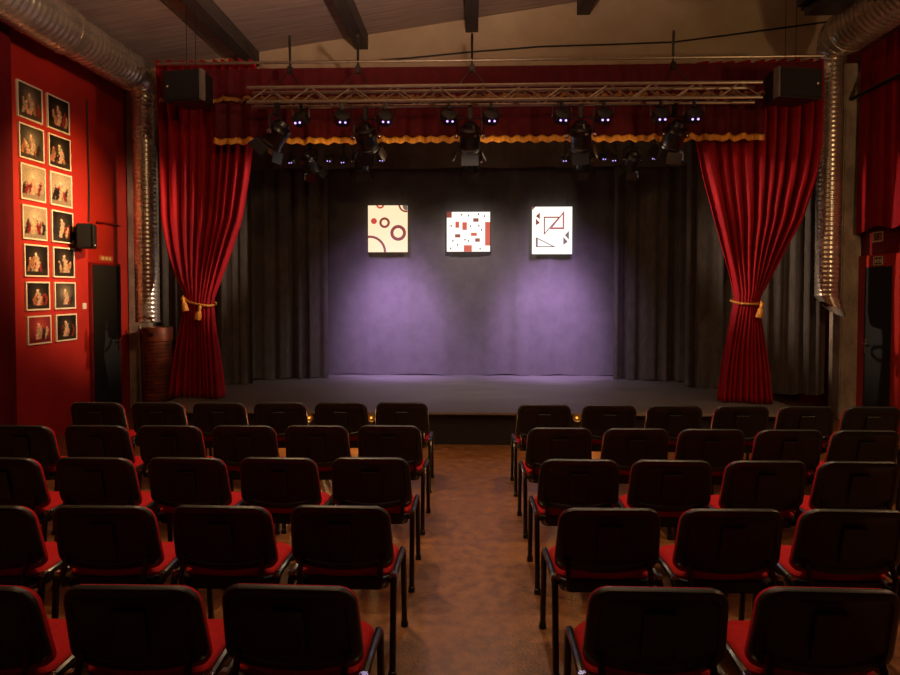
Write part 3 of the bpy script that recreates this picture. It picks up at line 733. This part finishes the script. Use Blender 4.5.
sq = [('block', 'glow_brown', rc(0, 0, .115, .145)), ('block', 'glow_red', rc(.2, .245, .285, .40)), ('block', 'glow_red', rc(.36, .26, .465, .455)),
      ('block', 'glow_brown', rc(.61, .16, .735, .25)), ('block', 'glow_red', rc(.885, .255, 1, .85)), ('block', 'glow_brown', rc(.19, .56, .315, .645)),
      ('block', 'glow_red', rc(.56, .525, .695, .605)), ('block', 'glow_brown', rc(.655, .665, .765, .755)), ('block', 'glow_red', rc(.395, .84, .58, 1))]
for x_, y_ in ((.34, .07), (.5, .09), (.73, .06), (.87, .11), (.1, .35), (.55, .36), (.74, .35), (.14, .73), (.42, .7), (.5, .73), (.09, .92), (.77, .93), (.25, .83), (.8, .45)):
    sq.append(('dot', 'glow_dark', rc(x_ - .014, y_ - .022, x_ + .016, y_ + .022)))
picture(446.8, 490, 212, 251.5, 'glow_white', 'lit white picture of scattered red rectangles', sq)
def tri_ring(a, b, c, k):
    """outline of a triangle as three quads of relative thickness k"""
    g_ = ((a[0] + b[0] + c[0]) / 3, (a[1] + b[1] + c[1]) / 3)
    s_ = [(p[0] + (g_[0] - p[0]) * k, p[1] + (g_[1] - p[1]) * k) for p in (a, b, c)]; P3 = (a, b, c)
    return [[P3[i], P3[(i + 1) % 3], s_[(i + 1) % 3], s_[i]] for i in range(3)]
tris = []
for m_, args in (('glow_brown', ((.29, .21), (.7, .21), (.29, .60), .2)), ('glow_rose', ((.8, .085), (.8, .475), (.43, .475), .3)), ('glow_grey', ((.09, .64), (.09, .855), (.60, .855), .3))):
    for q in tri_ring(*args): tris.append(('triangle_side', m_, q))
for m_, q in (('glow_brown', [(.19, .12), (.09, .2), (.19, .26)]), ('glow_brown', [(.09, .25), (.19, .34), (.09, .39)]), ('glow_grey', [(.92, .51), (.82, .6), (.92, .7)]), ('glow_grey', [(.78, .64), (.89, .74), (.78, .81)]), ('glow_brown', [(0, 0), (.08, 0), (0, .07)])):
    tris.append(('triangle', m_, q))
picture(532.3, 572, 206.8, 254, 'glow_white', 'lit white picture of outlined triangles', tris)

# ------------------------------------------------------------------ footlights on the stage front
for i, px in enumerate((309, 371, 577)):
    p = at(px, 418, Y=SY - .05)
    o = empty('footlight', (p.x, SY - .005, p.z)); tag(o, 'small warm footlight on the stage front, %s from the photograph wall' % ORD[i], 'footlight', 'stage footlights')
    MB().lathe([(.02, 0), (.045, .01), (.05, .05), (.042, .05), (.03, .02)], 14, Matrix.Rotation(PI / 2, 4, 'X')).build('housing', 'aluminium', o, smooth=True)
    MB().lathe([(0, .012), (.03, .014), (.04, .03)], 14, Matrix.Rotation(PI / 2, 4, 'X'), caps=False).build('reflector', 'gold_rope', o, smooth=True)
    l_ = light('footlight_beam', 'SPOT', (p.x, SY - .07, p.z - .02), 16, (1.0, .55, .18), target=(p.x, SY - .5, 0), size=.02, spot=150, blend=.4)
    MB().lathe([(0, -.014), (.010, -.010), (.014, 0), (.010, .010), (0, .014)], 12, Matrix.Translation((0, -.04, 0)), caps=False).build('bulb', 'bulb_warm', o, smooth=True)

# ------------------------------------------------------------------ chairs
def outline(hw, zb, zt, r, sag, inset, n=6, taper=.0):
    """closed outline of a chair back: straight top, rounded corners, bottom edge bowed down by sag"""
    hw -= inset; zt -= inset; zb += inset; r = max(.012, r - inset); pts = []
    rb = r * .7
    def X(z): return 1 - taper * (z - zb) / (zt - zb)
    for k in range(n + 1):                                            # top right
        a = PI / 2 * k / n; z = zt - r + r * math.cos(a); pts.append(((hw - r + r * math.sin(a)) * X(z), z))
    for k in range(n + 1):                                            # bottom right
        a = PI / 2 * k / n; z = zb + rb - rb * math.sin(a); pts.append(((hw - rb + rb * math.cos(a)), z))
    for k in range(1, 8):                                            # bottom edge
        t = k / 8; x = (hw - rb) * (1 - 2 * t); pts.append((x, zb - sag * (1 - (2 * t - 1) ** 2)))
    for k in range(n + 1):
        a = PI / 2 * k / n; z = zb + rb - rb * math.cos(a); pts.append((-(hw - rb + rb * math.sin(a)), z))
    for k in range(n + 1):
        a = PI / 2 * k / n; z = zt - r + r * math.sin(a); pts.append((-(hw - r + r * math.cos(a)) * X(z), z))
    return pts
def ring_body(rings):
    """closed body lofted through outlines of equal length; first and last are capped by fans"""
    vs_, fs = [], []; n = len(rings[0])
    for rg in rings: vs_ += rg
    for i in range(len(rings) - 1):
        for k in range(n): fs.append((i * n + k, i * n + (k + 1) % n, (i + 1) * n + (k + 1) % n, (i + 1) * n + k))
    for base in (0, (len(rings) - 1) * n):
        c_ = [sum(vs_[base + k][j] for k in range(n)) / n for j in range(3)]; vs_.append(tuple(c_)); ci = len(vs_) - 1
        for k in range(n): fs.append((base + k, base + (k + 1) % n, ci))
    return vs_, fs
BTOP, BBOT, HW = .815, .475, .245
BACKY = -.242                         # y of the back's top edge, seat centre at y = 0
def bend(x, y, z):
    """rake and wrap of the backrest"""
    t = (z - BBOT) / (BTOP - BBOT)
    return (x, y + .55 * x * x - .085 * t - .175, z)
def back_part(spec, sag, zb, zt):
    rings = []
    for inset, y in spec: rings.append([bend(x, y, z) for x, z in outline(HW, zb, zt, .075, sag, inset, taper=.05)])
    return ring_body(rings)
def make_chair():
    o = empty('stacking_chair')
    v, f = back_part([(.012, .004), (0, .0), (0, -.012), (.006, -.022), (.018, -.026), (.034, -.026), (.040, -.019), (.07, -.017)], .02, BBOT + .03, BTOP)
    sh = MB().add(v, f).build('back_shell', 'black_shell', o, smooth=True)
    # raised handle panel moulded into the shell
    hp = MB()
    P = [[bend(x, y, z) for x, z in ((-.055 + i_, .55 + i_), (.055 - i_, .55 + i_), (.055 - i_, .728 - i_), (-.055 + i_, .728 - i_))] for i_, y in ((0, -.012), (0, -.021), (.004, -.024))]
    vv, ff = ring_body(P); hp.add(vv, ff).build('handle_panel', 'black_shell', sh)
    v, f = back_part([(.03, .040), (.012, .036), (.002, .024), (.002, .006), (.02, .0)], .045, BBOT + .002, BTOP - .008)
    MB().add(v, f).build('back_cushion', 'red_upholstery', o, smooth=True)
    # seat
    def seat_ring(i_, z, back=-.15):
        hw, yb, yf, r = .228 - i_, back + i_, .225 - i_, .07
        pts = []
        for cx, cy, a0 in ((hw - r, yf - r, 0), (-(hw - r), yf - r, PI / 2), (-(hw - r), yb + r, PI), (hw - r, yb + r, 1.5 * PI)):
            for k in range(6):
                a = a0 + PI / 2 * k / 5; x, y = cx + r * math.cos(a), cy + r * math.sin(a)
                pts.append((x, y, z - .10 * max(0, y - .12) - .25 * x * x))
        return pts
    v, f = ring_body([seat_ring(.02, .425), seat_ring(0, .435), seat_ring(0, .462), seat_ring(.012, .478), seat_ring(.05, .486)])
    MB().add(v, f).build('seat', 'red_upholstery', o, smooth=True)
    v, f = ring_body([seat_ring(.05, .385, -.21), seat_ring(.015, .392, -.19), seat_ring(.008, .45, -.19), seat_ring(.02, .452, -.18), seat_ring(.03, .436, -.18)])
    MB().add(v, f).build('seat_pan', 'black_plastic', o, smooth=True)
    for s in (-1, 1):
        x = s * .247
        MB().tube([(x, -.235, 0), (x, -.195, .40), (x, -.185, .432), (x, -.155, .452), (x, -.02, .456)], .0155, 8).build('leg', 'black_steel', o, smooth=True)
        MB().tube([(x, .235, 0), (x, .195, .40), (x, .185, .432), (x, .155, .452), (x, -.02, .456)], .0155, 8).build('leg', 'black_steel', o, smooth=True)
        br = MB().tube([(s * .19, .02, .41), (s * .19, -.18, .41), (s * .19, -.225, .43), (s * .19, -.235, .48), (s * .19, -.195, .55)], .013, 8).build('back_support', 'black_steel', o, smooth=True)
        cl = MB(); cl.box((x, -.172, .462), (.03, .035, .02), .004)
        cl.build('link_clip', 'chrome', o, smooth=True)
        for yy in (-.235, .235): MB().lathe([(.0155, 0), (.021, 0), (.019, .03), (.0155, .032)], 8, Matrix.Translation((x, yy, 0))).build('foot_cap', 'black_plastic', o)
    for yy in (-.13, .12): MB().tube([(-.247, yy, .415), (.247, yy, .415)], .012, 6).build('cross_bar', 'black_steel', o)
    return o
def lerp_y(tab, x):
    (xa, ya_), (xb, yb_) = tab
    return ya_ + (yb_ - ya_) * (x - xa) / (xb - xa)
# photo x-ranges of the chair backs, and the line of their top edges, row by row from the stage
LEFT = [[(376, 431), (314, 368), (251, 306), (192, 245), (133, 187), (71, 127)], [(358, 425), (285, 350), (211, 277), (138, 204), (65, 133), (-8, 60)],
        [(331, 413), (240, 322), (148, 231), (57, 139), (-34, 50)], [(291, 395), (173, 278), (55, 160), (-62, 45)], [(223, 365), (67, 207), (-90, 52)]]
LTOP = [402, 425, 457, 505, 584.5]
RIGHT = [[(515, 572), (580, 638), (646, 704), (711, 769), (776, 834), (842, 899)], [(524, 592), (601, 668), (676, 746), (751, 820), (828, 897)],
         [(535, 619), (629, 713), (721, 805), (811, 896)], [(553, 660), (671, 783), (793, 902)], [(583, 728), (749, 897)]]
RTOP = [(404, 406.5), (427, 430), (458.5, 461), (507, 509), (586.5, 587.5)]
chair = make_chair(); first = True
rn = random.Random(5)
for side, rows in (('photograph wall', LEFT), ('exit door', RIGHT)):
    for r_, row in enumerate(rows):
        for k, (xa, xb) in enumerate(row):
            cs = [(a_ + b_) / 2 for a_, b_ in row]; n_ = len(cs); mk = (n_ - 1) / 2; mc = sum(cs) / n_
            cx = mc + (k - mk) * sum((q - mk) * (cs[q] - mc) for q in range(n_)) / sum((q - mk) ** 2 for q in range(n_))   # even pitch along the row
            cx += (cx - 472) * (.008, .012, .017, .023, .03)[r_]      # the back's outline leans in from its top edge
            py = LTOP[r_] if side[0] == 'p' else lerp_y(((520, RTOP[r_][0]), (870, RTOP[r_][1])), cx)
            p = at(cx, py, Z=BTOP)
            o = chair if first else copy_tree(chair)
            first = False
            yaw = R(rn.uniform(-1.5, 1.5))
            o.location = (p.x, p.y - BACKY, 0); o.rotation_euler = (0, 0, yaw)
            seat = 'beside the aisle' if k == 0 else '%s seat from the aisle' % ORD[k]
            tag(o, 'black backed red chair, %s row from stage, %s, %s side' % (ORD[r_], seat, side), 'chair', 'audience chairs in rows')
